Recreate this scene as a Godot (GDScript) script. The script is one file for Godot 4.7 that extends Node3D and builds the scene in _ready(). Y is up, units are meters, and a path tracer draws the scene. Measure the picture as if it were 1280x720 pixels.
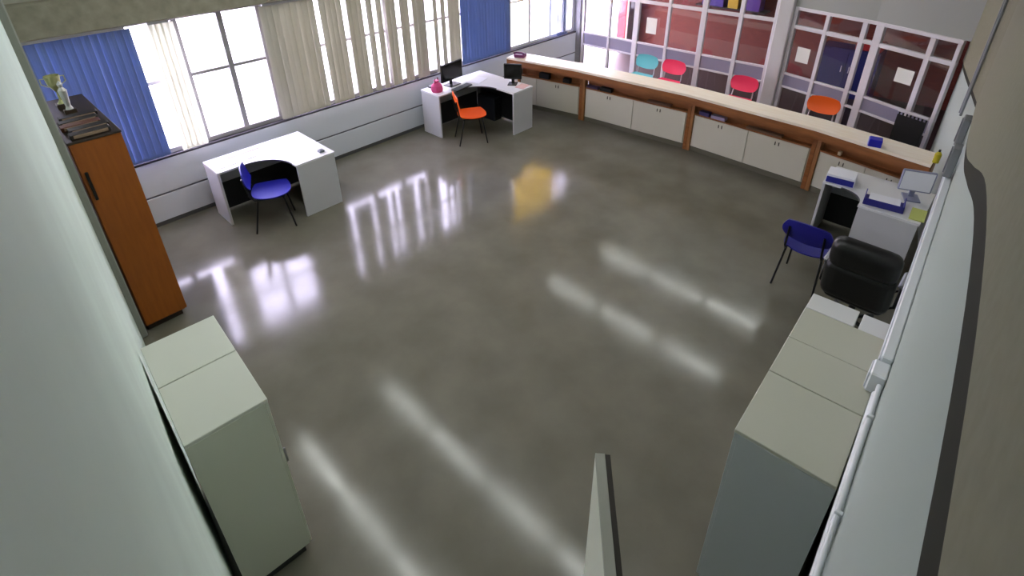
extends Node3D
# A school office seen from a security camera high in the corner. x runs along the window wall, z towards the camera, y up.

var taken := {}
var mats := {}
var rng := RandomNumberGenerator.new()

# ---------------------------------------------------------------- names and metas
func numbered(called: String) -> String:
	if not taken.has(called):
		taken[called] = 0
		return called
	taken[called] += 1
	return "%s_%03d" % [called, taken[called]]

func tag(o: Node, label := "", category := "", group := "", kind := "") -> Node:
	if label: o.set_meta("label", label)
	if category: o.set_meta("category", category)
	if group: o.set_meta("group", group)
	if kind: o.set_meta("kind", kind)
	return o

func thing(called: String, label: String, category: String, at := Vector3.ZERO, turn := 0.0, group := "") -> Node3D:
	var o := Node3D.new()
	o.name = numbered(called)
	add_child(o)
	o.position = at
	o.rotation.y = turn
	tag(o, label, category, group)
	return o

func structure(called: String, label := "", category := "") -> Node3D:
	var o := Node3D.new()
	o.name = called
	add_child(o)
	tag(o, label, category, "", "structure")
	return o

func obj(called: String, st: SurfaceTool, m: Material, parent: Node = null) -> MeshInstance3D:
	var o := MeshInstance3D.new()
	o.mesh = st.commit()
	o.material_override = m
	if parent == null:
		o.name = numbered(called)
		add_child(o)
	else:
		o.name = called
		parent.add_child(o, true)
	return o

func put(called: String, mesh: Mesh, m: Material, parent: Node, at := Vector3.ZERO, turn := 0.0) -> MeshInstance3D:
	var o := MeshInstance3D.new()
	o.mesh = mesh
	o.material_override = m
	o.name = called
	o.position = at
	o.rotation.y = turn
	parent.add_child(o, true)
	return o

func part_struct(called: String, st: SurfaceTool, m: Material, label := "", category := "") -> MeshInstance3D:
	var o := obj(called, st, m)
	tag(o, label, category, "", "structure")
	return o

func dup(root: Node3D, at: Vector3, turn: float, label := "") -> Node3D:
	var r: Node3D = root.duplicate()
	r.name = numbered(String(root.name).rstrip("0123456789").trim_suffix("_"))
	add_child(r)
	r.position = at
	r.rotation.y = turn
	if label: r.set_meta("label", label)
	return r

# ---------------------------------------------------------------- materials
func mat(called: String, c: Color, rough := 0.6, metal := 0.0, spec := 0.5) -> StandardMaterial3D:
	if mats.has(called): return mats[called]
	var m := StandardMaterial3D.new()
	m.resource_name = called
	m.albedo_color = c
	m.roughness = rough
	m.metallic = metal
	m.metallic_specular = spec
	mats[called] = m
	return m

func noise_tex(freq: float, a: Color, b: Color, sd: int, size := 512, octaves := 4, normal := false, mid = null) -> NoiseTexture2D:
	var n := FastNoiseLite.new()
	n.seed = sd
	n.noise_type = FastNoiseLite.TYPE_SIMPLEX_SMOOTH
	n.frequency = freq
	n.fractal_octaves = octaves
	var t := NoiseTexture2D.new()
	t.width = size
	t.height = size
	t.seamless = true
	t.noise = n
	if normal:
		t.as_normal_map = true
		t.bump_strength = 2.0
	else:
		var g := Gradient.new()
		g.set_color(0, a)
		g.set_color(1, b)
		if mid != null: g.add_point(0.5, mid)
		t.color_ramp = g
	return t

func tri(m: StandardMaterial3D, t: Texture2D, scale: Vector3) -> StandardMaterial3D:
	m.albedo_texture = t
	m.uv1_triplanar = true
	m.uv1_world_triplanar = true
	m.uv1_scale = scale
	return m

func glow(called: String, c: Color, e: float) -> StandardMaterial3D:
	var m := mat(called, Color(0.9, 0.9, 0.9), 0.5)
	m.emission_enabled = true
	m.emission = c
	m.emission_energy_multiplier = e
	return m

func glass(called: String, c: Color, a: float) -> StandardMaterial3D:
	var m := mat(called, Color(c.r, c.g, c.b, a), 0.03)
	m.transparency = BaseMaterial3D.TRANSPARENCY_ALPHA
	return m

# ---------------------------------------------------------------- shapes
func begin() -> SurfaceTool:
	var st := SurfaceTool.new()
	st.begin(Mesh.PRIMITIVE_TRIANGLES)
	return st

func tri3(st: SurfaceTool, a: Vector3, b: Vector3, c: Vector3, out: Vector3, na = null, nb = null, nc = null) -> void:
	var n := (b - a).cross(c - a)
	if n.length_squared() < 1e-16: return
	n = n.normalized()
	var flip := n.dot(out) > 0.0        # front faces run clockwise
	if n.dot(out) < 0.0: n = -n
	var vs: Array = [[a, na], [c, nc], [b, nb]] if flip else [[a, na], [b, nb], [c, nc]]
	for v in vs:
		st.set_normal(v[1] if v[1] != null else n)
		st.add_vertex(v[0])

func quad(st: SurfaceTool, a: Vector3, b: Vector3, c: Vector3, d: Vector3, out: Vector3) -> void:
	tri3(st, a, b, c, out)
	tri3(st, a, c, d, out)

# a chamfered box
func bx(st: SurfaceTool, c: Vector3, s: Vector3, bev := 0.0, turn := Basis.IDENTITY) -> void:
	var h := s / 2.0
	bev = minf(bev, minf(h.x, minf(h.y, h.z)) * 0.9)
	var ax := [Vector3.RIGHT, Vector3.UP, Vector3.BACK]
	for k in 3:
		var i := (k + 1) % 3
		var j := (k + 2) % 3
		for s0 in [-1.0, 1.0]:
			var n: Vector3 = ax[k] * s0
			var p: Vector3 = n * h[k]
			var u: Vector3 = ax[i] * (h[i] - bev)
			var w: Vector3 = ax[j] * (h[j] - bev)
			quad(st, c + turn * (p - u - w), c + turn * (p + u - w), c + turn * (p + u + w), c + turn * (p - u + w), turn * n)
	if bev <= 0.0: return
	for k in 3:
		var i := (k + 1) % 3
		var j := (k + 2) % 3
		for si in [-1.0, 1.0]:
			for sj in [-1.0, 1.0]:
				var a: Vector3 = ax[i] * si * h[i] + ax[j] * sj * (h[j] - bev)
				var b: Vector3 = ax[i] * si * (h[i] - bev) + ax[j] * sj * h[j]
				var l: Vector3 = ax[k] * (h[k] - bev)
				quad(st, c + turn * (a - l), c + turn * (a + l), c + turn * (b + l), c + turn * (b - l), turn * (ax[i] * si + ax[j] * sj))
	for sx in [-1.0, 1.0]:
		for sy in [-1.0, 1.0]:
			for sz in [-1.0, 1.0]:
				var q := Vector3(sx * h.x, sy * h.y, sz * h.z)
				var ex := Vector3(sx * bev, 0, 0)
				var ey := Vector3(0, sy * bev, 0)
				var ez := Vector3(0, 0, sz * bev)
				tri3(st, c + turn * (q - ey - ez), c + turn * (q - ex - ez), c + turn * (q - ex - ey), turn * q)

func box(c: Vector3, s: Vector3, bev := 0.0, turn := Basis.IDENTITY) -> SurfaceTool:
	var st := begin()
	bx(st, c, s, bev, turn)
	return st

# a rounded cushion with smooth normals
func cushion(c: Vector3, s: Vector3, r: float, turn: Basis) -> SurfaceTool:
	var st := begin()
	var h := s / 2.0
	var n := 10
	var ax := [Vector3.RIGHT, Vector3.UP, Vector3.BACK]
	for k in 3:
		for sg in [-1.0, 1.0]:
			var g := []
			for i in n + 1:
				var row := []
				for j in n + 1:
					var u := sin((float(i) / n - 0.5) * PI)
					var v := sin((float(j) / n - 0.5) * PI)
					var q: Vector3 = (ax[k] * sg + ax[(k + 1) % 3] * u + ax[(k + 2) % 3] * v) * h
					var inner := q.clamp(-h + Vector3.ONE * r, h - Vector3.ONE * r)
					var d: Vector3 = (q - inner).normalized() if (q - inner).length() > 1e-5 else ax[k] * sg
					row.append([c + turn * (inner + d * r), turn * d])
				g.append(row)
			for i in n:
				for j in n:
					var a = g[i][j]
					var b = g[i + 1][j]
					var e = g[i + 1][j + 1]
					var f = g[i][j + 1]
					tri3(st, a[0], b[0], e[0], a[1] + e[1], a[1], b[1], e[1])
					tri3(st, a[0], e[0], f[0], a[1] + e[1], a[1], e[1], f[1])
	return st

# box between two corners
func span(a: Vector3, b: Vector3, bev := 0.0) -> SurfaceTool:
	return box((a + b) / 2.0, (b - a).abs(), bev)

# a round tube along points
func tube(st: SurfaceTool, pts: Array, r: float, n := 10, caps := true) -> void:
	var rings := []
	var up := Vector3.UP
	for i in pts.size():
		var d: Vector3 = (pts[mini(i + 1, pts.size() - 1)] - pts[maxi(i - 1, 0)]).normalized()
		if absf(d.dot(up)) > 0.95: up = Vector3.RIGHT if absf(d.x) < 0.9 else Vector3.BACK
		var x := d.cross(up).normalized()
		var y := x.cross(d).normalized()
		up = y
		var ring := []
		for k in n:
			var t := TAU * k / n
			ring.append([pts[i] + (x * cos(t) + y * sin(t)) * r, x * cos(t) + y * sin(t)])
		rings.append(ring)
	for i in rings.size() - 1:
		for k in n:
			var a = rings[i][k]
			var b = rings[i][(k + 1) % n]
			var c = rings[i + 1][(k + 1) % n]
			var e = rings[i + 1][k]
			tri3(st, a[0], b[0], c[0], a[1] + b[1], a[1], b[1], c[1])
			tri3(st, a[0], c[0], e[0], a[1] + b[1], a[1], c[1], e[1])
	if caps:
		for i in [0, rings.size() - 1]:
			var o: Vector3 = pts[i] - pts[1] if i == 0 else pts[i] - pts[i - 1]
			for k in n: tri3(st, pts[i], rings[i][k][0], rings[i][(k + 1) % n][0], o)

# a turned profile: [radius, height] pairs
func lathe(st: SurfaceTool, prof: Array, at: Vector3, n := 20) -> void:
	for i in prof.size() - 1:
		for k in n:
			var t0 := TAU * k / n
			var t1 := TAU * (k + 1) / n
			var a := at + Vector3(prof[i][0] * cos(t0), prof[i][1], prof[i][0] * sin(t0))
			var b := at + Vector3(prof[i][0] * cos(t1), prof[i][1], prof[i][0] * sin(t1))
			var c := at + Vector3(prof[i + 1][0] * cos(t1), prof[i + 1][1], prof[i + 1][0] * sin(t1))
			var d := at + Vector3(prof[i + 1][0] * cos(t0), prof[i + 1][1], prof[i + 1][0] * sin(t0))
			var tm := (t0 + t1) / 2.0
			var dy: float = prof[i + 1][1] - prof[i][1]
			var dr: float = prof[i + 1][0] - prof[i][0]
			var o := Vector3(cos(tm) * dy, -dr, sin(tm) * dy)
			if o.length() < 1e-6: continue
			tri3(st, a, b, c, o)
			tri3(st, a, c, d, o)

# a flat outline in xz, given height and thickness below it
func slab(st: SurfaceTool, poly: PackedVector2Array, y0: float, y1: float) -> void:
	var idx := Geometry2D.triangulate_polygon(poly)
	for i in range(0, idx.size(), 3):
		var a := poly[idx[i]]
		var b := poly[idx[i + 1]]
		var c := poly[idx[i + 2]]
		tri3(st, Vector3(a.x, y1, a.y), Vector3(b.x, y1, b.y), Vector3(c.x, y1, c.y), Vector3.UP)
		tri3(st, Vector3(a.x, y0, a.y), Vector3(b.x, y0, b.y), Vector3(c.x, y0, c.y), Vector3.DOWN)
	var cw := Geometry2D.is_polygon_clockwise(poly)
	for i in poly.size():
		var a := poly[i]
		var b := poly[(i + 1) % poly.size()]
		var e := b - a
		var o := Vector3(e.y, 0, -e.x)
		if not cw: o = -o
		# is_polygon_clockwise is for y down; test the side directly instead
		var m := (a + b) / 2.0 + Vector2(o.x, o.z).normalized() * 0.001
		if Geometry2D.is_point_in_polygon(m, poly): o = -o
		quad(st, Vector3(a.x, y0, a.y), Vector3(b.x, y0, b.y), Vector3(b.x, y1, b.y), Vector3(a.x, y1, a.y), o)

# a wall that follows a line of (x, z) points, of a thickness to one side
func run(st: SurfaceTool, pts: Array, thick: float, y0: float, y1: float) -> void:
	var poly := PackedVector2Array()
	var off := []
	for i in pts.size():
		var d: Vector2 = (pts[mini(i + 1, pts.size() - 1)] - pts[maxi(i - 1, 0)]).normalized()
		off.append(pts[i] + Vector2(-d.y, d.x) * thick)
	for p in pts: poly.append(p)
	off.reverse()
	for p in off: poly.append(p)
	slab(st, poly, y0, y1)

# the same with the lower edge following heights of its own
func run_sloped(st: SurfaceTool, pts: Array, lows: Array, highs: Array, thick: float) -> void:
	for i in pts.size() - 1:
		var a: Vector2 = pts[i]
		var b: Vector2 = pts[i + 1]
		var d := (b - a).normalized()
		var n := Vector2(-d.y, d.x) * thick
		var v := []
		for q in [[a, lows[i]], [b, lows[i + 1]], [b, highs[i + 1]], [a, highs[i]]]: v.append(Vector3(q[0].x, q[1], q[0].y))
		var w := []
		for q in v: w.append(q + Vector3(n.x, 0, n.y))
		var nn := Vector3(n.x, 0, n.y)
		quad(st, v[0], v[1], v[2], v[3], -nn)
		quad(st, w[0], w[1], w[2], w[3], nn)
		quad(st, v[0], v[1], w[1], w[0], Vector3.DOWN)
		quad(st, v[3], v[2], w[2], w[3], Vector3.UP)
		quad(st, v[0], v[3], w[3], w[0], Vector3(-d.x, 0, -d.y))
		quad(st, v[1], v[2], w[2], w[1], Vector3(d.x, 0, d.y))

# a curved vane of a vertical blind, hanging from y = 0 downwards
func vane_mesh(width: float, length: float) -> ArrayMesh:
	var st := begin()
	var n := 4
	for side in [1.0, -1.0]:
		for i in n:
			var u0 := float(i) / n - 0.5
			var u1 := float(i + 1) / n - 0.5
			var a := Vector3(u0 * width, 0, 0.008 * (1.0 - 4.0 * u0 * u0) + side * 0.0008)
			var b := Vector3(u1 * width, 0, 0.008 * (1.0 - 4.0 * u1 * u1) + side * 0.0008)
			var l := Vector3(0, -length, 0)
			quad(st, a, b, b + l, a + l, Vector3(0, 0, side))
	bx(st, Vector3(0, -length, 0.004), Vector3(width * 0.9, 0.03, 0.006))
	return st.commit()

func _ready() -> void:
	rng.seed = 20221125
	setup()
	shell()
	windows()
	blinds()
	counter()
	desks()
	cabinets()
	wardrobe()
	chairs()
	right_wall_fittings()
	door_leaf()
	hall()
	small_things()
	lamps()

# ---------------------------------------------------------------- camera, sky, exposure
func setup() -> void:
	var cam := Camera3D.new()
	cam.name = "camera"
	add_child(cam)
	var yaw := -0.768
	var pit := 0.496
	var rol := -0.015
	var f := 689.0
	var fw := Vector3(cos(pit) * cos(yaw), -sin(pit), cos(pit) * sin(yaw))
	var r := fw.cross(Vector3.UP).normalized()
	var u := r.cross(fw)
	var r2 := r * cos(rol) + u * sin(rol)
	var u2 := u * cos(rol) - r * sin(rol)
	cam.transform = Transform3D(Basis(r2, u2, -fw), Vector3(-7.473, 3.806, 7.211))
	cam.projection = Camera3D.PROJECTION_FRUSTUM
	cam.near = 0.03
	cam.far = 200.0
	cam.size = 720.0 / f * cam.near
	cam.frustum_offset = Vector2(3.8, -141.0) / f * cam.near
	cam.current = true
	var we := WorldEnvironment.new()
	we.name = "world"
	var e := Environment.new()
	var sky := Sky.new()
	var sm := ProceduralSkyMaterial.new()
	sm.sky_top_color = Color(0.90, 0.87, 1.0)
	sm.sky_horizon_color = Color(0.97, 0.93, 1.0)
	sm.ground_bottom_color = Color(0.8, 0.79, 0.8)
	sm.ground_horizon_color = Color(0.97, 0.93, 1.0)
	sm.sky_energy_multiplier = 4.0
	sm.ground_energy_multiplier = 4.0
	sky.sky_material = sm
	e.background_mode = Environment.BG_SKY
	e.sky = sky
	e.tonemap_mode = Environment.TONE_MAPPER_LINEAR
	e.tonemap_exposure = 1.0
	e.sdfgi_enabled = true
	e.ssao_enabled = true
	e.ssil_enabled = true
	we.environment = e
	add_child(we)

# ---------------------------------------------------------------- the room
const CEIL := 4.15
var left_line := [Vector2(-7.13, -0.1), Vector2(-7.11, 2.02), Vector2(-7.385, 4.9), Vector2(-7.565, 7.7)]
var right_line := [Vector2(-7.6, 7.37), Vector2(-0.6, 7.02), Vector2(1.5, 6.66)]

# one straight stretch of wall, 0.25 thick away from the room
func straight_wall(called: String, a: Vector2, b: Vector2, m: Material) -> void:
	var side := 1.0
	var o := part_struct(called, span(Vector3(0, 0, 0), Vector3((b - a).length(), CEIL, 0.25 * side)), m)
	o.position = Vector3(a.x, 0, a.y)
	o.rotation.y = -(b - a).angle()

func shell() -> void:
	var fm := mat("polished floor", Color(1, 1, 1), 0.2, 0.0, 0.45)
	tri(fm, noise_tex(0.006, Color(0.405, 0.395, 0.345), Color(0.475, 0.462, 0.41), 3, 1024, 5), Vector3(0.22, 0.22, 0.22))
	var fr := noise_tex(0.012, Color(0.10, 0.10, 0.10), Color(0.175, 0.175, 0.175), 9, 512, 4)
	fm.roughness = 1.0
	fm.roughness_texture = fr
	part_struct("floor", span(Vector3(-8.2, -0.12, -0.2), Vector3(8.0, 0.0, 8.0)), fm)
	var cm := mat("ceiling paint", Color(0.78, 0.78, 0.76), 0.9)
	part_struct("ceiling", span(Vector3(-8.2, CEIL, -0.4), Vector3(8.0, CEIL + 0.2, 8.0)), cm)
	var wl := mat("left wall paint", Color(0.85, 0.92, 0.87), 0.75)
	tri(wl, noise_tex(0.01, Color(0.94, 0.94, 0.94), Color(1, 1, 1), 21, 256, 3), Vector3(0.5, 0.5, 0.5))
	straight_wall("wall_left", left_line[2], left_line[3], wl)
	straight_wall("wall_left_middle", left_line[1], left_line[2], wl)
	straight_wall("wall_left_corner", left_line[0], left_line[1], wl)
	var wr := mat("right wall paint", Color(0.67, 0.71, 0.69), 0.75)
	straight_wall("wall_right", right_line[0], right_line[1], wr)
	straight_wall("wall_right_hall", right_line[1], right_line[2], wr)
	# under and over the windows
	var ww := mat("window wall paint", Color(0.86, 0.88, 0.91), 0.6)
	var w := structure("wall_window")
	obj("apron_panel", span(Vector3(-7.1, 0.41, -0.2), Vector3(2.3, 0.84, 0.0), 0.004), ww, w)
	obj("apron_panel", span(Vector3(-7.1, 0.0, -0.2), Vector3(2.3, 0.385, 0.0), 0.004), ww, w)
	var conc := mat("concrete beam", Color(1, 1, 1), 0.9)
	tri(conc, noise_tex(0.02, Color(0.50, 0.49, 0.42), Color(0.60, 0.585, 0.51), 5, 512, 5), Vector3(0.6, 0.6, 0.6))
	obj("joint_strip", span(Vector3(-7.1, 0.38, -0.19), Vector3(2.3, 0.415, -0.012)), mat("joint", Color(0.42, 0.42, 0.46), 0.8), w)
	obj("upper_wall", span(Vector3(-7.1, 2.78, -0.25), Vector3(0.05, CEIL, 0.0)), mat("upper wall", Color(0.66, 0.66, 0.60), 0.85), w)
	obj("upper_wall", span(Vector3(0.05, 3.2, -0.25), Vector3(2.3, CEIL, 0.0)), mat("upper wall", Color(0.66, 0.66, 0.60), 0.85), w)
	part_struct("trim_1", span(Vector3(-7.09, 2.46, -0.22), Vector3(0.05, 2.80, 0.16), 0.015), conc)
	part_struct("baseboard_window", span(Vector3(-7.06, 0.0, 0.0), Vector3(-0.1, 0.05, 0.012)), mat("base dark", Color(0.3, 0.3, 0.3), 0.6))
	var sm := mat("sill dark", Color(0.22, 0.21, 0.24), 0.6)
	part_struct("trim_2", span(Vector3(-7.08, 0.835, -0.2), Vector3(2.28, 0.862, 0.004), 0.002), sm)
	# concrete column in the left corner, behind the wardrobe
	var p := obj("pillar", span(Vector3(-7.13, 0.0, 1.70), Vector3(-7.055, CEIL, 2.0), 0.01), mat("pillar paint", Color(0.55, 0.56, 0.52), 0.85))
	tag(p, "grey pillar between the left wall and the orange wardrobe", "pillar", "", "structure")
	# end pillar of the window wall
	p = obj("pillar", span(Vector3(2.14, 0.0, -0.2), Vector3(2.36, CEIL, 0.1), 0.01), mat("grey paint", Color(0.55, 0.55, 0.58), 0.7))
	tag(p, "grey pillar where the window wall ends past the counter", "pillar", "", "structure")
	# outside ground
	part_struct("ground", span(Vector3(-30, -0.2, -40), Vector3(40, -0.13, 30)), mat("paving", Color(0.75, 0.74, 0.72), 0.9), "pale paving outside the windows", "ground")

func windows() -> void:
	var alu := mat("window frame", Color(0.56, 0.55, 0.55), 0.5, 0.1)
	var white := mat("white frame", Color(0.85, 0.85, 0.87), 0.45)
	var gl := glass("window glass", Color(0.97, 0.98, 1.0), 0.06)
	var bays := [[-7.0, -4.46, [-6.16, -5.49, -4.98], alu], [-4.40, -2.02, [-3.8, -3.2, -2.6], alu], [-1.96, -0.02, [-1.3, -0.66], alu], [0.10, 2.12, [0.70, 1.34, 1.80], white]]
	var n := 1
	for b in bays:
		var w := structure("window_%d" % n)
		n += 1
		var z := -0.10
		var y0 := 0.86
		var y1: float = 2.47 if n < 5 else 3.2
		var st := begin()
		bx(st, Vector3((b[0] + b[1]) / 2.0, y0 + 0.03, z), Vector3(b[1] - b[0], 0.06, 0.09), 0.004)
		bx(st, Vector3((b[0] + b[1]) / 2.0, y1 - 0.03, z), Vector3(b[1] - b[0], 0.06, 0.09), 0.004)
		for x in [b[0] + 0.035, b[1] - 0.035]: bx(st, Vector3(x, (y0 + y1) / 2.0, z), Vector3(0.07, y1 - y0 - 0.12, 0.09), 0.004)
		obj("window_frame", st, b[3], w)
		var xs: Array = [b[0] + 0.07]
		for m in b[2]:
			obj("mullion", box(Vector3(m, (y0 + y1) / 2.0, z), Vector3(0.065, y1 - y0 - 0.12, 0.08), 0.004), b[3], w)
			xs.append_array([m - 0.0325, m + 0.0325])
		xs.append(b[1] - 0.07)
		for i in range(0, xs.size(), 2):
			obj("transom", box(Vector3((xs[i] + xs[i + 1]) / 2.0, 1.74, z), Vector3(xs[i + 1] - xs[i], 0.04, 0.05), 0.003), b[3], w)
			for q in [[y0 + 0.06, 1.72], [1.76, y1 - 0.06]]:
				obj("pane", box(Vector3((xs[i] + xs[i + 1]) / 2.0, (q[0] + q[1]) / 2.0, z), Vector3(xs[i + 1] - xs[i], q[1] - q[0], 0.005)), gl, w)
	var s := begin()
	for x in [-4.43, -1.99, 0.04]: bx(s, Vector3(x, 1.66, -0.1), Vector3(0.10 if x < 0 else 0.14, 1.64, 0.18), 0.004)
	part_struct("trim_3", s, mat("window post", Color(0.55, 0.55, 0.55), 0.6))

func blind(label: String, x0: float, x1: float, pitch: float, m: Material, angles: Callable, skip: Array, width := 0.089, rail_x0 = null, rail_x1 = null) -> void:
	var a: float = x0 if rail_x0 == null else rail_x0
	var b: float = x1 if rail_x1 == null else rail_x1
	var t := thing("vertical_blind", label, "blind", Vector3((a + b) / 2.0, 0.9, 0.075))
	obj("headrail", box(Vector3(0, 1.54, 0), Vector3(b - a, 0.04, 0.045), 0.004), mat("rail", Color(0.75, 0.75, 0.76), 0.4, 0.3), t)
	var mesh := vane_mesh(width, 1.50)
	var n := int(round((x1 - x0) / pitch)) + 1
	for i in n:
		if skip.has(i): continue
		put("vane", mesh, m, t, Vector3(x0 + i * pitch - (a + b) / 2.0, 1.52, 0.0), deg_to_rad(angles.call(i)))

func blinds() -> void:
	var blue := mat("blue vane", Color(0.38, 0.44, 0.58), 0.8)
	blue.backlight_enabled = true
	blue.backlight = Color(0.35, 0.415, 0.54)
	var beige := mat("beige vane", Color(0.70, 0.69, 0.64), 0.8)
	beige.backlight_enabled = true
	beige.backlight = Color(0.50, 0.49, 0.44)
	var pale := mat("pale vane", Color(0.93, 0.93, 0.90), 0.8)
	pale.backlight_enabled = true
	pale.backlight = Color(0.90, 0.90, 0.87)
	var wob := func(i): return -14.0 + 8.0 * sin(i * 2.1) + 5.0 * sin(i * 5.3)
	blind("blue vertical blind drawn beside the orange wardrobe", -6.93, -6.02, 0.076, blue, wob, [])
	blind("few beige vanes bunched beside the first clear window", -5.80, -5.58, 0.055, pale, func(i): return 20.0 - 9.0 * i, [])
	var gappy := func(i): return [-12.0, 4.0, -20.0, -6.0, 14.0, -16.0, -3.0, 9.0, -24.0, 2.0, -10.0][i % 11]
	blind("long beige vertical blind half open above the low wall", -4.50, -1.30, 0.081, beige, gappy, [9, 14, 18, 20, 22, 25, 28, 32, 33, 35, 37])
	blind("blue vertical blind behind the black monitor", -1.16, -0.06, 0.0735, blue, wob, [])
	blind("narrow strip of blue vanes in the white framed window", 1.42, 1.72, 0.05, blue, func(i): return 24.0, [])
	# amber blind rolled over the upper lights of the far window
	var amber := mat("amber cloth", Color(0.98, 0.93, 0.45), 0.8)
	amber.backlight_enabled = true
	amber.backlight = Color(1.0, 0.92, 0.42)
	var t := thing("roller_blind", "amber roller blind over the top lights of the white framed window", "blind", Vector3(0.85, 1.86, -0.022))
	var st := begin()
	tube(st, [Vector3(-0.7, 1.28, 0.0), Vector3(0.7, 1.28, 0.0)], 0.02, 14)
	obj("roller", st, amber, t)
	obj("cloth", box(Vector3(0, 0.64, 0.0), Vector3(1.4, 1.28, 0.002)), amber, t)
	obj("hem_bar", box(Vector3(0, 0.0, 0.0), Vector3(1.4, 0.02, 0.012), 0.003), amber, t)

# ---------------------------------------------------------------- counter
var cn := [Vector2(-0.30, 0.55), Vector2(-0.07, 1.86), Vector2(0.07, 3.80), Vector2(0.0, 5.60), Vector2(-0.21, 6.84)]

func wood(called: String, a: Color, b: Color, rough: float, scale: Vector3) -> StandardMaterial3D:
	var m := mat(called, Color.WHITE, rough)
	return tri(m, noise_tex(0.02, a, b, called.length() * 7, 256, 3), scale)

func counter() -> void:
	var top := wood("counter top wood", Color(0.96, 0.90, 0.82), Color(0.99, 0.95, 0.89), 0.35, Vector3(3, 3, 0.4))
	var dark := wood("counter brown wood", Color(0.50, 0.30, 0.14), Color(0.62, 0.38, 0.19), 0.45, Vector3(3, 3, 0.5))
	var post := wood("post wood", Color(0.55, 0.36, 0.20), Color(0.66, 0.45, 0.26), 0.5, Vector3(4, 0.5, 4))
	var door := mat("cream door", Color(0.82, 0.80, 0.73), 0.5)
	var pts := []
	var back := []
	for p in cn:
		pts.append(p + Vector2(-0.29, 0))
		back.append(p + Vector2(0.09, 0))
	# the continuous top with its apron
	var t := thing("reception_counter_top", "long light wooden counter top running from window wall to right wall", "counter", Vector3.ZERO)
	var st := begin()
	var poly := PackedVector2Array()
	for p in pts: poly.append(p)
	back.reverse()
	for p in back: poly.append(p)
	slab(st, poly, 0.965, 1.0)
	obj("worktop", st, top, t)
	st = begin()
	var rev := pts.duplicate()
	rev.reverse()
	run(st, rev, 0.025, 0.86, 0.965)
	obj("apron_board", st, dark, t)
	# one unit under each bay
	var names := ["cream counter cabinet nearest the window wall, behind the far desk", "cream counter cabinet with two doors, second from the window wall", "cream counter cabinet with two doors and papers stacked above, middle of counter", "cream counter cabinet behind the right desk, last before the right wall"]
	var leaves := [[0.0, 0.28, 1.0], [0.0, 0.5, 1.0], [0.0, 0.5, 1.0], [0.0, 0.5, 1.0]]
	for i in 4:
		var a: Vector2 = cn[i]
		var b: Vector2 = cn[i + 1]
		var d := (b - a)
		var L := d.length()
		var u := thing("counter_cabinet", names[i], "cabinet", Vector3(a.x, 0, a.y), -d.angle() + PI / 2.0 - PI / 2.0, "cream cabinets under the counter")
		# local x runs along the bay (away from the windows), local z to the hall side is -z after the turn
		var D := -0.09
		obj("plinth", box(Vector3(L / 2.0, 0.04, D / 2.0 - 0.01), Vector3(L, 0.08, -D - 0.02)), mat("plinth", Color(0.40, 0.38, 0.32), 0.7), u)
		obj("carcass", span(Vector3(0.05, 0.08, D), Vector3(L - 0.05, 0.60, -0.022)), door, u)
		obj("shelf_board", span(Vector3(0.05, 0.60, D), Vector3(L - 0.06, 0.622, 0.004), 0.002), dark, u)
		obj("back_panel", span(Vector3(0.05, 0.62, D - 0.02), Vector3(L - 0.05, 0.965, D)), dark, u)
		obj("post", span(Vector3(0.0, 0.0, D), Vector3(0.05, 0.965, 0.012), 0.003), post, u)
		if i == 3: obj("post", span(Vector3(L - 0.05, 0.0, D), Vector3(L, 0.965, 0.012), 0.003), post, u)
		else: obj("post", span(Vector3(L - 0.06, 0.0, D), Vector3(L - 0.004, 0.965, 0.008), 0.003), dark, u)
		for k in leaves[i].size() - 1:
			var x0: float = 0.065 + leaves[i][k] * (L - 0.14) + 0.004
			var x1: float = 0.065 + leaves[i][k + 1] * (L - 0.14) - 0.004
			var dr := obj("door", span(Vector3(x0, 0.09, -0.022), Vector3(x1, 0.595, 0.0), 0.003), door, u)
			if x1 - x0 > 0.5:
				var hs := begin()
				for hx in [-0.025, 0.025]: bx(hs, Vector3((x0 + x1) / 2.0 + hx, 0.53, 0.006), Vector3(0.010, 0.05, 0.012), 0.002)
				obj("handle", hs, mat("dark handle", Color(0.25, 0.22, 0.20), 0.5), dr)

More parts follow.
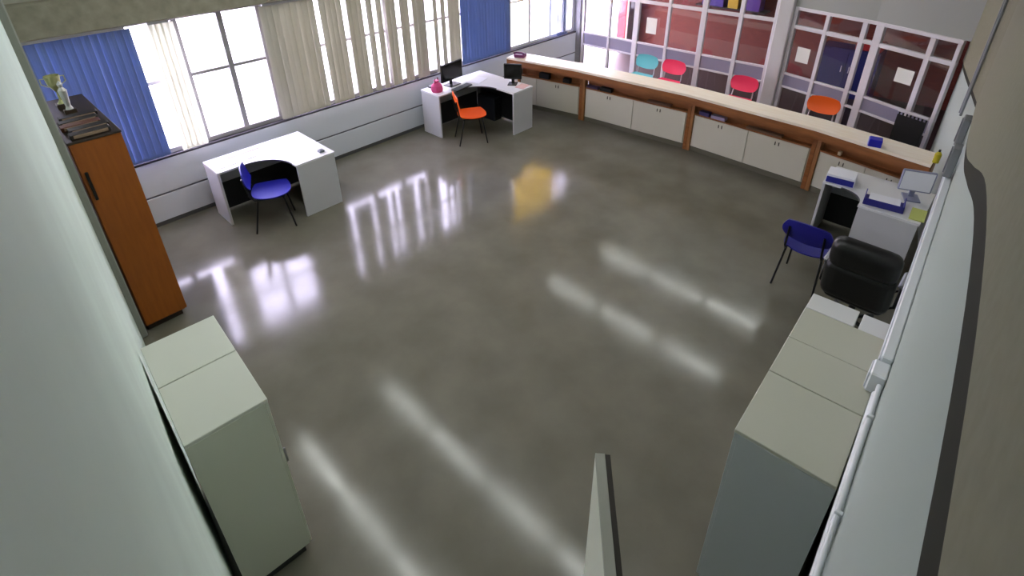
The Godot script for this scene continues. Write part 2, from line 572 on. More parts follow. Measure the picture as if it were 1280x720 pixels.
# ---------------------------------------------------------------- corner desks
func make_desk(label: String, at: Vector3, turn: float, LA: float, dA: float, LB: float, dB: float) -> void:
	var m := mat("desk white", Color(0.86, 0.86, 0.87), 0.4)
	var side := mat("desk side grey", Color(0.76, 0.76, 0.77), 0.5)
	var grey := mat("desk modesty grey", Color(0.62, 0.63, 0.64), 0.6)
	var edge := mat("desk edge band", Color(0.30, 0.30, 0.33), 0.5)
	var t := thing("corner_desk", label, "desk", at, turn, "corner desks with two wings")
	var poly := PackedVector2Array([Vector2(0, 0), Vector2(0, LB), Vector2(-dB, LB)])
	var r := minf(minf(LA - dB, LB - dA) * 0.8, 0.42)
	var cx := -dB - r
	var cz := dA + r
	for i in 13:
		var a := PI / 2.0 * i / 12.0
		poly.append(Vector2(cx + r * cos(a), cz - r * sin(a)))
	poly.append(Vector2(-LA, dA))
	poly.append(Vector2(-LA, 0))
	var st := begin()
	slab(st, poly, 0.716, 0.74)
	obj("desktop", st, m, t)
	st = begin()
	var arc := []
	for i in 13:
		var a := PI / 2.0 * i / 12.0
		arc.append(Vector2(cx + (r + 0.001) * cos(a), cz - (r + 0.001) * sin(a)))
	run(st, arc, -0.004, 0.717, 0.738)
	obj("edge_band", st, edge, t)
	obj("end_panel", span(Vector3(-LA, 0.0, 0.01), Vector3(-LA + 0.028, 0.716, dA - 0.01), 0.002), side, t)
	obj("end_panel", span(Vector3(-dB + 0.01, 0.0, LB - 0.028), Vector3(-0.01, 0.716, LB), 0.002), side, t)
	obj("modesty_panel", span(Vector3(-LA + 0.028, 0.42, 0.05), Vector3(-0.15, 0.716, 0.068), 0.002), grey, t)
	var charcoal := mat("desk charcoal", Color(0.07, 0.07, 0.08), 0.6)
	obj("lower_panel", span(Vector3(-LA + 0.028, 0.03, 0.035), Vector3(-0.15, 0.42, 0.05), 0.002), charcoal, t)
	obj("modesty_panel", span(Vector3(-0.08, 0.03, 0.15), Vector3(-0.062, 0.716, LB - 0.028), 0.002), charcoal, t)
	st = begin()
	bx(st, Vector3(-0.10, 0.358, 0.10), Vector3(0.10, 0.716, 0.10), 0.004)
	obj("corner_leg", st, edge, t)

func desks() -> void:
	make_desk("white corner desk by the left windows with the blue chair", Vector3(-4.44, 0, 0.22), 0.0, 1.27, 0.45, 0.96, 0.53)
	make_desk("white corner desk with monitors in the far corner by the counter", Vector3(-0.87, 0, 0.15), 0.0, 1.36, 0.47, 1.27, 0.48)
	make_desk("white corner desk against the right wall in front of the counter", Vector3(-0.62, 0, 6.98), -PI / 2.0, 0.98, 0.50, 0.80, 0.55)

# ---------------------------------------------------------------- storage
func make_cabinet(label: String, group: String, at: Vector3, turn: float, w: float, d: float, h: float, topm: Material, sidem: Material) -> void:
	# width along local x, the back at local z = 0, the front towards local -z
	var t := thing("storage_cabinet", label, "cabinet", at, turn, group)
	obj("body", span(Vector3(0.0, 0.06, -d + 0.02), Vector3(w, h - 0.024, 0.0), 0.002), sidem, t)
	obj("plinth", span(Vector3(0.01, 0.0, -d + 0.05), Vector3(w - 0.01, 0.06, -0.01)), mat("cab plinth", Color(0.2, 0.2, 0.2), 0.7), t)
	obj("top_board", span(Vector3(0.0, h - 0.024, -d), Vector3(w, h, 0.0), 0.003), topm, t)
	var n := 2 if w > 0.5 else 1
	for i in n:
		var x0 := w * i / n + 0.003
		var x1 := w * (i + 1) / n - 0.003
		var dr := obj("door", span(Vector3(x0, 0.07, -d + 0.002), Vector3(x1, h - 0.028, -d + 0.02), 0.002), sidem, t)
		obj("handle", box(Vector3(x1 - 0.05 if i == 0 else x0 + 0.05, h * 0.62, -d - 0.008), Vector3(0.012, 0.12, 0.02), 0.004), mat("steel handle", Color(0.6, 0.6, 0.6), 0.35, 0.8), dr)

func cabinets() -> void:
	var lt := mat("left cabinet top", Color(0.80, 0.81, 0.76), 0.55)
	var ls := mat("left cabinet side", Color(0.80, 0.81, 0.74), 0.6)
	var th := -PI / 2.0 - 0.066
	# left pair: local x towards the window wall, back against the left wall
	var o := Vector3(-7.335, 0, 4.85)
	var dir := Vector3(0, 0, -1).rotated(Vector3.UP, -0.066)
	make_cabinet("grey beige cabinet against the left wall, nearer the camera", "cabinets against the left wall", o + dir * 0.47, th, 0.47, 0.41, 1.39, lt, ls)
	make_cabinet("grey beige cabinet against the left wall, next to the orange wardrobe", "cabinets against the left wall", o + dir * 0.875, th, 0.40, 0.41, 1.39, lt, ls)
	var rt := mat("right cabinet top", Color(0.75, 0.75, 0.69), 0.55)
	var rs := mat("right cabinet side", Color(0.74, 0.76, 0.76), 0.6)
	var wt := mat("white cabinet top", Color(0.86, 0.86, 0.86), 0.5)
	var a := Vector3(-5.40, 0, 7.215)
	var al := 0.043
	var dx := Vector3(1, 0, 0).rotated(Vector3.UP, al)
	make_cabinet("tall beige cabinet by the right wall, nearest the camera", "cabinets along the right wall", a, al, 0.485, 0.46, 1.39, rt, rs)
	make_cabinet("beige cabinet by the right wall, second from the camera", "cabinets along the right wall", a + dx * 0.49, al, 0.33, 0.46, 1.39, rt, rs)
	make_cabinet("beige cabinet by the right wall, third from the camera", "cabinets along the right wall", a + dx * 0.822, al, 0.33, 0.46, 1.39, rt, rs)
	# two narrow white units side by side at the far end
	make_cabinet("narrow white cabinet at the far end of the row, beside the office chair", "white cabinets at the far end of the row", a + dx * 1.155 + Vector3(0, 0, -0.19), al, 0.17, 0.27, 1.385, wt, rs)
	make_cabinet("small white cabinet at the far end of the row, against the right wall", "white cabinets at the far end of the row", a + dx * 1.155, al, 0.17, 0.165, 1.385, wt, rs)

func wardrobe() -> void:
	var om := wood("orange wood", Color(0.55, 0.29, 0.045), Color(0.62, 0.34, 0.07), 0.45, Vector3(4, 0.4, 4))
	var tm := wood("dark top wood", Color(0.13, 0.09, 0.065), Color(0.21, 0.15, 0.10), 0.5, Vector3(3, 3, 0.5))
	var t := thing("wardrobe", "tall orange brown wooden wardrobe standing against the left wall", "wardrobe", Vector3(-6.855, 0, 1.30))
	obj("body", span(Vector3(-0.185, 0.06, -0.65), Vector3(0.17, 1.98, 0.63), 0.003), om, t)
	obj("plinth", span(Vector3(-0.17, 0.0, -0.63), Vector3(0.14, 0.06, 0.61)), tm, t)
	obj("top_board", span(Vector3(-0.19, 1.98, -0.655), Vector3(0.19, 2.0, 0.655), 0.003), tm, t)
	for i in 2:
		var z0 := -0.645 + i * 0.64
		var d := obj("door", span(Vector3(0.17, 0.07, z0), Vector3(0.188, 1.975, z0 + 0.634), 0.003), om, t)
		obj("handle", box(Vector3(0.198, 1.05, z0 + (0.58 if i == 0 else 0.05)), Vector3(0.02, 0.14, 0.014), 0.004), mat("black handle", Color(0.03, 0.03, 0.03), 0.4), d)
	obj("side_panel", span(Vector3(-0.18, 0.08, 0.63), Vector3(0.185, 1.978, 0.648), 0.003), om, t)
	obj("side_handle", box(Vector3(-0.145, 1.60, 0.656), Vector3(0.022, 0.26, 0.02), 0.005), mat("black handle", Color(0.03, 0.03, 0.03), 0.4), t)
	# things on top
	var pale := mat("page edges", Color(0.55, 0.46, 0.38), 0.8)
	var zs := [1.87, 1.75, 1.63, 1.51, 1.38]
	var labs := ["dark folder lying on the wardrobe top, nearest its front edge", "dark folder lying on the wardrobe top, second from the front edge", "brown folder in the middle of the wardrobe top", "dark folder behind the trophy on the wardrobe", "dark folder farthest back on the wardrobe"]
	for i in 5:
		var q := thing("folder", labs[i], "folder", Vector3(-6.86 + 0.02 * sin(i * 2.0), 2.0, zs[i]), 0.06 * sin(i * 3.0), "folders on the wardrobe")
		obj("cover", box(Vector3(0, 0.02, 0), Vector3(0.28, 0.04, 0.085), 0.004), mat("folder dark" if i != 2 else "folder brown", Color(0.09, 0.06, 0.05) if i != 2 else Color(0.35, 0.18, 0.10), 0.5), q)
		obj("pages", box(Vector3(0.0, 0.021, 0.044), Vector3(0.24, 0.026, 0.012), 0.002), pale, q)
	var gold := mat("trophy metal", Color(0.72, 0.72, 0.52), 0.35, 0.5)
	var g := thing("trophy", "pale gold trophy cup standing on the wardrobe", "trophy", Vector3(-6.87, 2.0, 0.98))
	obj("base", box(Vector3(0, 0.03, 0), Vector3(0.12, 0.06, 0.12), 0.004), mat("trophy base", Color(0.25, 0.2, 0.16), 0.4), g)
	var st := begin()
	lathe(st, [[0.0, 0.06], [0.045, 0.06], [0.018, 0.10], [0.014, 0.19], [0.03, 0.22], [0.065, 0.28], [0.075, 0.38], [0.068, 0.38], [0.05, 0.28], [0.0, 0.25]], Vector3.ZERO)
	obj("cup", st, gold, g)
	g.scale = Vector3.ONE * 0.8
	for s in [-1.0, 1.0]:
		st = begin()
		tube(st, [Vector3(0.066 * s, 0.36, 0), Vector3(0.11 * s, 0.36, 0), Vector3(0.11 * s, 0.30, 0), Vector3(0.055 * s, 0.26, 0)], 0.007, 8)
		obj("cup_handle", st, gold, g)
	var h := thing("trophy", "small silver statuette trophy among the folders on the wardrobe", "trophy", Vector3(-6.86, 2.0, 1.22))
	obj("base", box(Vector3(0, 0.025, 0), Vector3(0.09, 0.05, 0.06), 0.003), mat("trophy base", Color(0.25, 0.2, 0.16), 0.4), h)
	st = begin()
	lathe(st, [[0.0, 0.05], [0.03, 0.05], [0.02, 0.08], [0.026, 0.15], [0.034, 0.22], [0.015, 0.25], [0.022, 0.28], [0.0, 0.31]], Vector3.ZERO, 14)
	obj("figure", st, mat("silver", Color(0.82, 0.82, 0.80), 0.3, 0.6), h)

# ---------------------------------------------------------------- chairs
func shell_mesh(w: float, l: float, sag: float, thick: float) -> ArrayMesh:
	# a rounded, dished plastic shell lying in xz
	var st := begin()
	var n := 12
	var top := []
	for i in n + 1:
		var row := []
		for k in n + 1:
			var u := 2.0 * i / n - 1.0
			var v := 2.0 * k / n - 1.0
			var x := u * sqrt(1.0 - 0.35 * v * v) * w / 2.0 / sqrt(0.85)
			var z := v * sqrt(1.0 - 0.35 * u * u) * l / 2.0 / sqrt(0.85)
			row.append(Vector3(x, sag * (u * u + v * v) * 0.5, z))
		top.append(row)
	for i in n:
		for k in n:
			quad(st, top[i][k], top[i + 1][k], top[i + 1][k + 1], top[i][k + 1], Vector3.UP)
			var d := Vector3(0, -thick, 0)
			quad(st, top[i][k] + d, top[i + 1][k] + d, top[i + 1][k + 1] + d, top[i][k + 1] + d, Vector3.DOWN)
	for i in n:
		for e in [[top[i][0], top[i + 1][0], Vector3(0, 0, -1)], [top[i][n], top[i + 1][n], Vector3(0, 0, 1)], [top[0][i], top[0][i + 1], Vector3(-1, 0, 0)], [top[n][i], top[n][i + 1], Vector3(1, 0, 0)]]:
			var d := Vector3(0, -thick, 0)
			quad(st, e[0], e[1], e[1] + d, e[0] + d, e[2])
	return st.commit()

func make_chair(label: String, at: Vector3, turn: float, c: Color, frame: Material, called: String) -> Node3D:
	# faces local -z; the backrest is at +z
	var m := mat("plastic " + called, c, 0.4)
	var t := thing("plastic_chair", label, "chair", at, turn)
	put("seat", shell_mesh(0.43, 0.42, 0.03, 0.012), m, t, Vector3(0, 0.455, -0.02))
	var b := put("backrest", shell_mesh(0.43, 0.24, 0.03, 0.012), m, t, Vector3(0, 0.70, 0.235))
	b.rotation = Vector3(deg_to_rad(-76), 0, 0)
	for s in [-1.0, 1.0]:
		var st := begin()
		tube(st, [Vector3(0.20 * s, 0.0, -0.22), Vector3(0.17 * s, 0.43, -0.15)], 0.011, 8)
		obj("leg", st, frame, t)
		st = begin()
		tube(st, [Vector3(0.20 * s, 0.0, 0.24), Vector3(0.17 * s, 0.43, 0.14)], 0.011, 8)
		obj("leg", st, frame, t)
		st = begin()
		tube(st, [Vector3(0.17 * s, 0.435, -0.17), Vector3(0.17 * s, 0.435, 0.17), Vector3(0.17 * s, 0.50, 0.215), Vector3(0.16 * s, 0.74, 0.255)], 0.011, 8)
		obj("back_tube", st, frame, t)
	return t

func chairs() -> void:
	var black := mat("black tube", Color(0.03, 0.03, 0.035), 0.4)
	var grey := mat("grey tube", Color(0.75, 0.73, 0.75), 0.4, 0.2)
	make_chair("blue plastic chair with black legs pulled to the left desk", Vector3(-5.28, 0, 1.0), -2.0, Color(0.13, 0.14, 0.62), black, "blue")
	make_chair("orange plastic chair with black legs at the far corner desk", Vector3(-1.93, 0, 1.02), -2.1, Color(0.95, 0.36, 0.05), black, "orange")
	make_chair("blue plastic chair in front of the right desk, beside the black armchair", Vector3(-2.05, 0, 6.22), -PI / 2.0, Color(0.10, 0.09, 0.50), black, "deep blue")
	make_chair("teal plastic chair out in the hall beyond the counter", Vector3(1.45, 0, 2.05), PI / 2.0, Color(0.35, 0.70, 0.72), grey, "teal")
	make_chair("pink plastic chair in the hall right next to the teal chair", Vector3(1.47, 0, 2.60), PI / 2.0, Color(0.92, 0.18, 0.36), grey, "pink")
	make_chair("pink plastic chair standing alone in the hall beyond the middle of the counter", Vector3(1.42, 0, 3.93), PI / 2.0, Color(0.92, 0.18, 0.36), grey, "pink")
	make_chair("orange plastic chair in the hall beyond the counter", Vector3(1.25, 0, 5.22), PI / 2.0, Color(0.96, 0.40, 0.06), grey, "orange hall")
	# black office armchair, faces +x
	var lea := mat("black leather", Color(0.025, 0.025, 0.03), 0.4)
	var pad := mat("arm pad", Color(0.62, 0.63, 0.66), 0.4)
	var t := thing("office_armchair", "black padded office armchair in front of the right desk", "chair", Vector3(-2.45, 0, 6.78), -PI / 2.0)
	obj("seat_cushion", cushion(Vector3(0, 0.46, -0.03), Vector3(0.50, 0.15, 0.54), 0.07, Basis.IDENTITY), lea, t)
	var tilt := Basis(Vector3.RIGHT, deg_to_rad(10.0))
	obj("back_cushion", cushion(Vector3(0, 0.67, 0.27), Vector3(0.54, 0.40, 0.16), 0.075, tilt), lea, t)
	obj("head_cushion", cushion(Vector3(0, 0.96, 0.32), Vector3(0.52, 0.30, 0.18), 0.085, tilt), lea, t)
	var st := begin()
	tube(st, [Vector3(0, 0.10, 0), Vector3(0, 0.42, 0)], 0.03, 12)
	obj("gas_column", st, black, t)
	for i in 5:
		var a := TAU * i / 5.0 + 0.3
		st = begin()
		tube(st, [Vector3(0, 0.12, 0), Vector3(0.27 * cos(a), 0.075, 0.27 * sin(a))], 0.02, 8)
		var sp := obj("base_spoke", st, black, t)
		st = begin()
		tube(st, [Vector3(0.27 * cos(a) - 0.02, 0.03, 0.27 * sin(a)), Vector3(0.27 * cos(a) + 0.02, 0.03, 0.27 * sin(a))], 0.03, 10)
		obj("castor", st, black, sp)
	for s in [-1.0, 1.0]:
		st = begin()
		tube(st, [Vector3(0.22 * s, 0.45, 0.14), Vector3(0.295 * s, 0.50, 0.14), Vector3(0.295 * s, 0.68, 0.12), Vector3(0.295 * s, 0.68, -0.14), Vector3(0.295 * s, 0.50, -0.16), Vector3(0.22 * s, 0.45, -0.16)], 0.014, 8)
		var arm := obj("armrest", st, black, t)
		obj("arm_pad", box(Vector3(0.295 * s, 0.70, -0.01), Vector3(0.06, 0.035, 0.27), 0.014), pad, arm)

# ---------------------------------------------------------------- right wall
func wall_z(x: float) -> float:
	for i in right_line.size() - 1:
		var a: Vector2 = right_line[i]
		var b: Vector2 = right_line[i + 1]
		if x <= b.x or i == right_line.size() - 2: return a.y + (b.y - a.y) * (x - a.x) / (b.x - a.x)
	return 7.0

func right_wall_fittings() -> void:
	var pvc := mat("white pvc", Color(0.88, 0.89, 0.91), 0.4)
	var along: float = -(right_line[1] - right_line[0]).angle()
	var t := thing("cable_trunking", "wide white cable trunking running along the right wall", "trunking", Vector3(-4.6, 1.475, wall_z(-4.6) - 0.002), along)
	obj("channel", span(Vector3(0, -0.07, -0.055), Vector3(3.97, 0.075, 0), 0.008), pvc, t)
	obj("cover_strip", span(Vector3(0, -0.05, -0.062), Vector3(3.97, 0.055, -0.055), 0.002), mat("pvc cover", Color(0.82, 0.83, 0.87), 0.4), t)
	var st := begin()
	var j := thing("junction_box", "white junction box joining trunking and thin pipe on the right wall", "junction box", Vector3(-4.67, 1.46, wall_z(-4.67) - 0.04), along)
	obj("box_body", box(Vector3.ZERO, Vector3(0.13, 0.13, 0.075), 0.008), pvc, j)
	obj("box_lid", box(Vector3(0, 0, -0.041), Vector3(0.11, 0.11, 0.008), 0.003), mat("pvc cover", Color(0.82, 0.83, 0.87), 0.4), j)
	var p := thing("conduit_pipe", "thin white conduit pipe on the right wall behind the nearest beige cabinet", "pipe", Vector3(-5.2, 1.42, wall_z(-5.2) - 0.022), along)
	tube(st, [Vector3(0.45, 0, 0), Vector3(-1.6, 0, 0)], 0.018, 12)
	obj("pipe", st, pvc, p)
	st = begin()
	tube(st, [Vector3(0.45, 0.06, 0), Vector3(-1.6, 0.06, 0)], 0.012, 10)
	obj("pipe", st, pvc, p)
	for i in 3: obj("clip", box(Vector3(0.2 - 0.6 * i, 0.03, 0.004), Vector3(0.02, 0.11, 0.03), 0.003), pvc, p)
	# dark gap and concrete beam above
	var knots := [[-7.6, 2.98], [-6.5, 3.02], [-5.5, 2.88], [-4.5, 2.56], [-3.5, 2.24], [-2.5, 2.0], [-1.5, 1.83], [-0.6, 1.73], [1.5, 1.6]]
	var xs := []
	var lows := []
	for k in knots.size() - 1:
		for i in 6:
			var f := i / 6.0
			xs.append(lerpf(knots[k][0], knots[k + 1][0], f))
			lows.append(cubic_interpolate(knots[k][1], knots[k + 1][1], knots[maxi(k - 1, 0)][1], knots[mini(k + 2, knots.size() - 1)][1], f))
	xs.append(1.5)
	lows.append(1.6)
	var pa := []
	var pb := []
	var lo := []
	var hi := []
	var top := []
	for i in xs.size():
		pa.append(Vector2(xs[i], wall_z(xs[i]) - 0.012))
		pb.append(Vector2(xs[i], wall_z(xs[i]) - 0.02))
		lo.append(lows[i])
		hi.append(lows[i] + clampf(0.115 - 0.02 * (xs[i] + 5.5), 0.06, 0.15))
		top.append(CEIL)
	st = begin()
	run_sloped(st, pa, lo, hi, 0.02)
	part_struct("trim_4", st, mat("dark gap", Color(0.13, 0.13, 0.09), 0.9))
	st = begin()
	run_sloped(st, pb, hi, top, 0.03)
	var bm := mat("concrete right beam", Color.WHITE, 0.9)
	tri(bm, noise_tex(0.03, Color(0.50, 0.49, 0.42), Color(0.535, 0.525, 0.455), 15, 512, 5), Vector3(1.2, 1.2, 1.2))
	part_struct("trim_5", st, bm)
	# switch boxes and cable drops near the counter
	var g := mat("grey box", Color(0.50, 0.51, 0.53), 0.5)
	for k in 2:
		var x: float = [-1.3, -2.0][k]
		var b := thing("switch_box", ["grey switch box on the right wall above the counter end", "grey switch box on the right wall above the right desk"][k], "switch box", Vector3(x, 1.72 - 0.03 * k, wall_z(x) - 0.045), along)
		obj("box_body", box(Vector3.ZERO, Vector3(0.16, 0.26, 0.06), 0.008), g, b)
		obj("cover", box(Vector3(0, 0, -0.034), Vector3(0.12, 0.20, 0.01), 0.003), mat("grey cover", Color(0.42, 0.43, 0.46), 0.5), b)
	var c := thing("cable_drop", "pale vertical cable ducts dropping down the right wall by the counter", "cable duct", Vector3(-0.2, 1.5, wall_z(-0.2) - 0.05), -(right_line[2] - right_line[1]).angle())
	for k in 2:
		st = begin()
		tube(st, [Vector3(0.10 * k, 0.0, 0), Vector3(0.10 * k, 2.6, 0)], 0.013, 10)
		obj("duct", st, g, c)

func door_leaf() -> void:
	var t := thing("open_door", "white door leaf standing open below the camera, seen from above", "door", Vector3(-7.14, 0, 7.20), atan2(-(6.60 - 7.20), (-6.42 + 7.14)))
	var L := Vector2(0.72, 0.60).length()
	obj("leaf", span(Vector3(0, 0.01, -0.016), Vector3(L, 2.08, 0.016), 0.002), mat("door white", Color(0.86, 0.86, 0.81), 0.5), t)
	obj("top_edge", span(Vector3(0, 2.08, -0.016), Vector3(L, 2.10, 0.016), 0.001), mat("door edge", Color(0.66, 0.66, 0.62), 0.7), t)
	obj("back_face", span(Vector3(0, 0.01, 0.016), Vector3(L, 2.095, 0.034), 0.001), mat("door brown", Color(0.16, 0.13, 0.09), 0.6), t)
	var st := begin()
	tube(st, [Vector3(L - 0.06, 1.02, -0.016), Vector3(L - 0.06, 1.02, -0.06), Vector3(L - 0.17, 1.02, -0.06)], 0.009, 8)
	obj("handle", st, mat("steel handle", Color(0.6, 0.6, 0.6), 0.35, 0.8), t)

# ---------------------------------------------------------------- the hall beyond the counter
func section(called: String, label: String, a: Vector2, b: Vector2, mull: Array, top: float, low0: float, low1: float, rail: float, m: Material) -> Node3D:
	var d := b - a
	var L := d.length()
	var t := thing(called, label, "partition", Vector3(a.x, 0, a.y), -d.angle())
	t.set_meta("kind", "structure")
	var gl := glass("partition glass", Color(0.5, 0.5, 0.55), 0.02)
	var st := begin()
	bx(st, Vector3(L / 2.0, 0.03, 0), Vector3(L, 0.06, 0.06), 0.004)
	bx(st, Vector3(L / 2.0, top - 0.025, 0), Vector3(L, 0.05, 0.06), 0.004)
	obj("frame", st, m, t)
	obj("rail", box(Vector3(L / 2.0, rail, 0), Vector3(L, 0.06, 0.055), 0.004), m, t)
	obj("rail", box(Vector3(L / 2.0, low1, 0), Vector3(L, 0.035, 0.05), 0.004), m, t)
	obj("rail", box(Vector3(L / 2.0, low0, 0), Vector3(L, 0.035, 0.05), 0.004), m, t)
	for x in mull: obj("mullion", box(Vector3(x[0], top / 2.0, 0), Vector3(x[1], top - 0.1, 0.065), 0.004), m, t)
	for i in mull.size() - 1:
		var x0: float = mull[i][0] + mull[i][1] / 2.0
		var x1: float = mull[i + 1][0] - mull[i + 1][1] / 2.0
		for q in [[0.06, low0 - 0.018], [low1 + 0.018, rail - 0.03], [rail + 0.03, top - 0.05]]:
			obj("pane", box(Vector3((x0 + x1) / 2.0, (q[0] + q[1]) / 2.0, 0), Vector3(x1 - x0, q[1] - q[0], 0.006)), gl, t)
		obj("infill_panel", box(Vector3((x0 + x1) / 2.0, (low0 + low1) / 2.0, 0), Vector3(x1 - x0, low1 - low0 - 0.036, 0.02)), mat("infill", Color(0.55, 0.53, 0.62), 0.5), t)
	return t

func hall() -> void:
	var fr := mat("partition frame", Color(0.84, 0.82, 0.85), 0.45)
	section("glazed_partition", "long white framed glazed partition across the hall, left of the column", Vector2(2.2, 0.12), Vector2(2.27, 4.06), [[0.03, 0.06], [0.68, 0.05], [1.30, 0.11], [1.98, 0.06], [2.66, 0.10], [3.32, 0.07], [3.90, 0.07]], 2.45, 0.60, 0.86, 1.66, fr)
	section("glazed_partition", "white framed glazed partition just right of the column, with blue behind it", Vector2(2.22, 4.30), Vector2(1.90, 5.50), [[0.03, 0.06], [0.56, 0.06], [1.12, 0.07]], 1.93, 0.62, 0.84, 1.62, fr)
	section("glazed_partition", "white framed glazed partition at the right end, with a paper on its glass", Vector2(1.90, 5.50), Vector2(1.42, 6.60), [[0.10, 0.12], [0.84, 0.07], [1.17, 0.05]], 1.93, 0.62, 0.84, 1.62, fr)
	var c := obj("pillar", span(Vector3(2.10, 0.0, 4.07), Vector3(2.30, CEIL, 4.29), 0.012), mat("white pillar", Color(0.80, 0.79, 0.80), 0.6))
	tag(c, "white square column splitting the glazed partition beyond the counter", "pillar", "", "structure")
	# solid wall over the glass
	var hm := mat("header grey", Color(0.62, 0.63, 0.62), 0.8)
	var st := begin()
	run(st, [Vector2(2.24, 4.06), Vector2(2.2, 0.0)], 0.2, 2.45, CEIL)
	run(st, [Vector2(1.40, 6.66), Vector2(1.88, 5.50), Vector2(2.20, 4.28)], 0.2, 1.93, CEIL)
	part_struct("wall_hall_header", st, hm)
	st = begin()
	bx(st, Vector3(3.48, 3.1, -0.1), Vector3(2.24, 2.1, 0.2))
	bx(st, Vector3(4.4, 1.025, -0.1), Vector3(0.4, 2.05, 0.2))
	part_struct("wall_hall", st, hm)
	# the room behind the glass
	part_struct("floor_back", span(Vector3(2.3, 0.0, -0.05), Vector3(4.6, 0.012, 8.0)), mat("dark floor", Color(0.20, 0.15, 0.14), 0.5))
	var red := mat("red brown wall", Color.WHITE, 0.8)
	tri(red, noise_tex(0.03, Color(0.33, 0.12, 0.09), Color(0.46, 0.19, 0.14), 31, 256, 4), Vector3(0.8, 3.0, 0.8))
	part_struct("wall_back", span(Vector3(4.6, 0.0, -0.25), Vector3(4.8, CEIL, 8.0)), red)
	part_struct("wall_side", span(Vector3(1.5, 0.0, 7.0), Vector3(4.8, CEIL, 7.2)), mat("brown wall", Color(0.34, 0.22, 0.19), 0.8))
	var bl := thing("blue_cabinet", "dark blue cupboard against the red brown wall behind the glass", "cupboard", Vector3(4.35, 0, 4.82))
	var bm := mat("navy paint", Color(0.09, 0.12, 0.38), 0.5)
	obj("body", span(Vector3(-0.22, 0.0, -0.5), Vector3(0.22, 0.92, 0.5), 0.004), bm, bl)
	for k in 2:
		var z0 := -0.495 + 0.5 * k
		var dr := obj("door", span(Vector3(-0.24, 0.05, z0), Vector3(-0.22, 0.90, z0 + 0.49), 0.003), bm, bl)
		obj("handle", box(Vector3(-0.25, 0.55, z0 + (0.43 if k == 0 else 0.06)), Vector3(0.02, 0.12, 0.014), 0.003), fr, dr)
	tag(obj("red_box", box(Vector3(4.35, 1.0, 5.08), Vector3(0.30, 0.16, 0.42), 0.01), mat("red box", Color(0.60, 0.08, 0.12), 0.5)), "dark red box on top of the blue cupboard behind the glass", "box")
	# red banner, left end
	var rb := obj("red_banner", box(Vector3(4.0, 0.95, -0.05), Vector3(0.03, 1.5, 0.22), 0.003), mat("banner", Color(0.80, 0.20, 0.24), 0.7))
	tag(rb, "narrow red upright board standing behind the left end of the glass", "board")
	# things seen in the top lights
	var box_cols := [Color(0.24, 0.14, 0.50), Color(0.75, 0.62, 0.10), Color(0.34, 0.18, 0.55)]
	var bn := ["dark purple box on the high shelf behind the glass, left of the yellow one", "yellow box on the high shelf behind the glass", "purple box on the high shelf behind the glass, right of the yellow one"]
	var sh := thing("wall_shelf", "high shelf holding coloured boxes behind the glazed partition", "shelf", Vector3(4.44, 1.30, 2.35))
	obj("board", box(Vector3(0, 0, 0), Vector3(0.32, 0.03, 1.5), 0.003), mat("shelf dark", Color(0.18, 0.12, 0.10), 0.6), sh)
	for k in 2: obj("bracket", box(Vector3(0.02, -0.06, -0.5 + k), Vector3(0.26, 0.09, 0.03), 0.003), mat("shelf dark", Color(0.18, 0.12, 0.10), 0.6), sh)
	for k in 3:
		tag(obj("storage_box", box(Vector3(4.42, 1.45, [1.98, 2.42, 2.80][k]), Vector3(0.24, 0.27, [0.48, 0.22, 0.36][k]), 0.008), mat("sbox%d" % k, box_cols[k], 0.6)), bn[k], "box", "boxes on the high shelf")
	# papers on the glass
	var pm := mat("notice paper", Color(0.90, 0.90, 0.88), 0.7)
	var notices := [[Vector3(2.17, 1.24, 1.78), Vector2(0.22, 0.30), 0.0, "white paper notice on the glass above the teal chair"], [Vector3(2.14, 1.20, 4.58), Vector2(0.22, 0.24), 0.26, "white paper notice on the glass just right of the column"], [Vector3(1.625, 1.30, 6.07), Vector2(0.24, 0.20), 0.41, "white paper notice on the glass at the right end"]]
	for q in notices:
		var o := obj("paper_notice", box(Vector3.ZERO, Vector3(0.004, q[1].y, q[1].x)), pm)
		o.position = q[0]
		o.rotation.y = -q[2]
		tag(o, q[3], "notice")
	# black barred gate before the right end
	var gt := thing("barred_gate", "black barred gate with a pale top rail beside the right wall", "gate", Vector3(1.30, 0, 6.20), atan2(-0.40, -0.12))
	gt.rotation.y = -Vector2(-0.14, 0.38).angle()
	var gm := mat("gate black", Color(0.03, 0.03, 0.04), 0.5)
	for k in 8:
		st = begin()
		tube(st, [Vector3(0.05 * k, 0.0, 0), Vector3(0.05 * k, 0.92, 0)], 0.011, 8)
		obj("bar", st, gm, gt)
	obj("backing_sheet", box(Vector3(0.175, 0.45, 0.02), Vector3(0.37, 0.86, 0.008)), gm, gt)
	obj("top_rail", box(Vector3(0.175, 0.93, 0), Vector3(0.40, 0.03, 0.04), 0.005), fr, gt)

# ---------------------------------------------------------------- small things
func monitor(label: String, at: Vector3, turn: float, w: float, h: float, shellm: Material, screen: Material) -> void:
	# screen faces local +z
	var t := thing("monitor", label, "monitor", at, turn)
	obj("foot", box(Vector3(0, 0.008, 0), Vector3(w * 0.5, 0.016, 0.18), 0.005), shellm, t)
	obj("neck", box(Vector3(0, 0.07, -0.03), Vector3(0.05, 0.12, 0.03), 0.005), shellm, t)
	var hs := obj("housing", box(Vector3(0, 0.09 + h / 2.0, 0), Vector3(w, h, 0.035), 0.008), shellm, t)
	obj("screen", box(Vector3(0, 0.092 + h / 2.0, 0.018), Vector3(w - 0.03, h - 0.03, 0.004)), screen, hs)

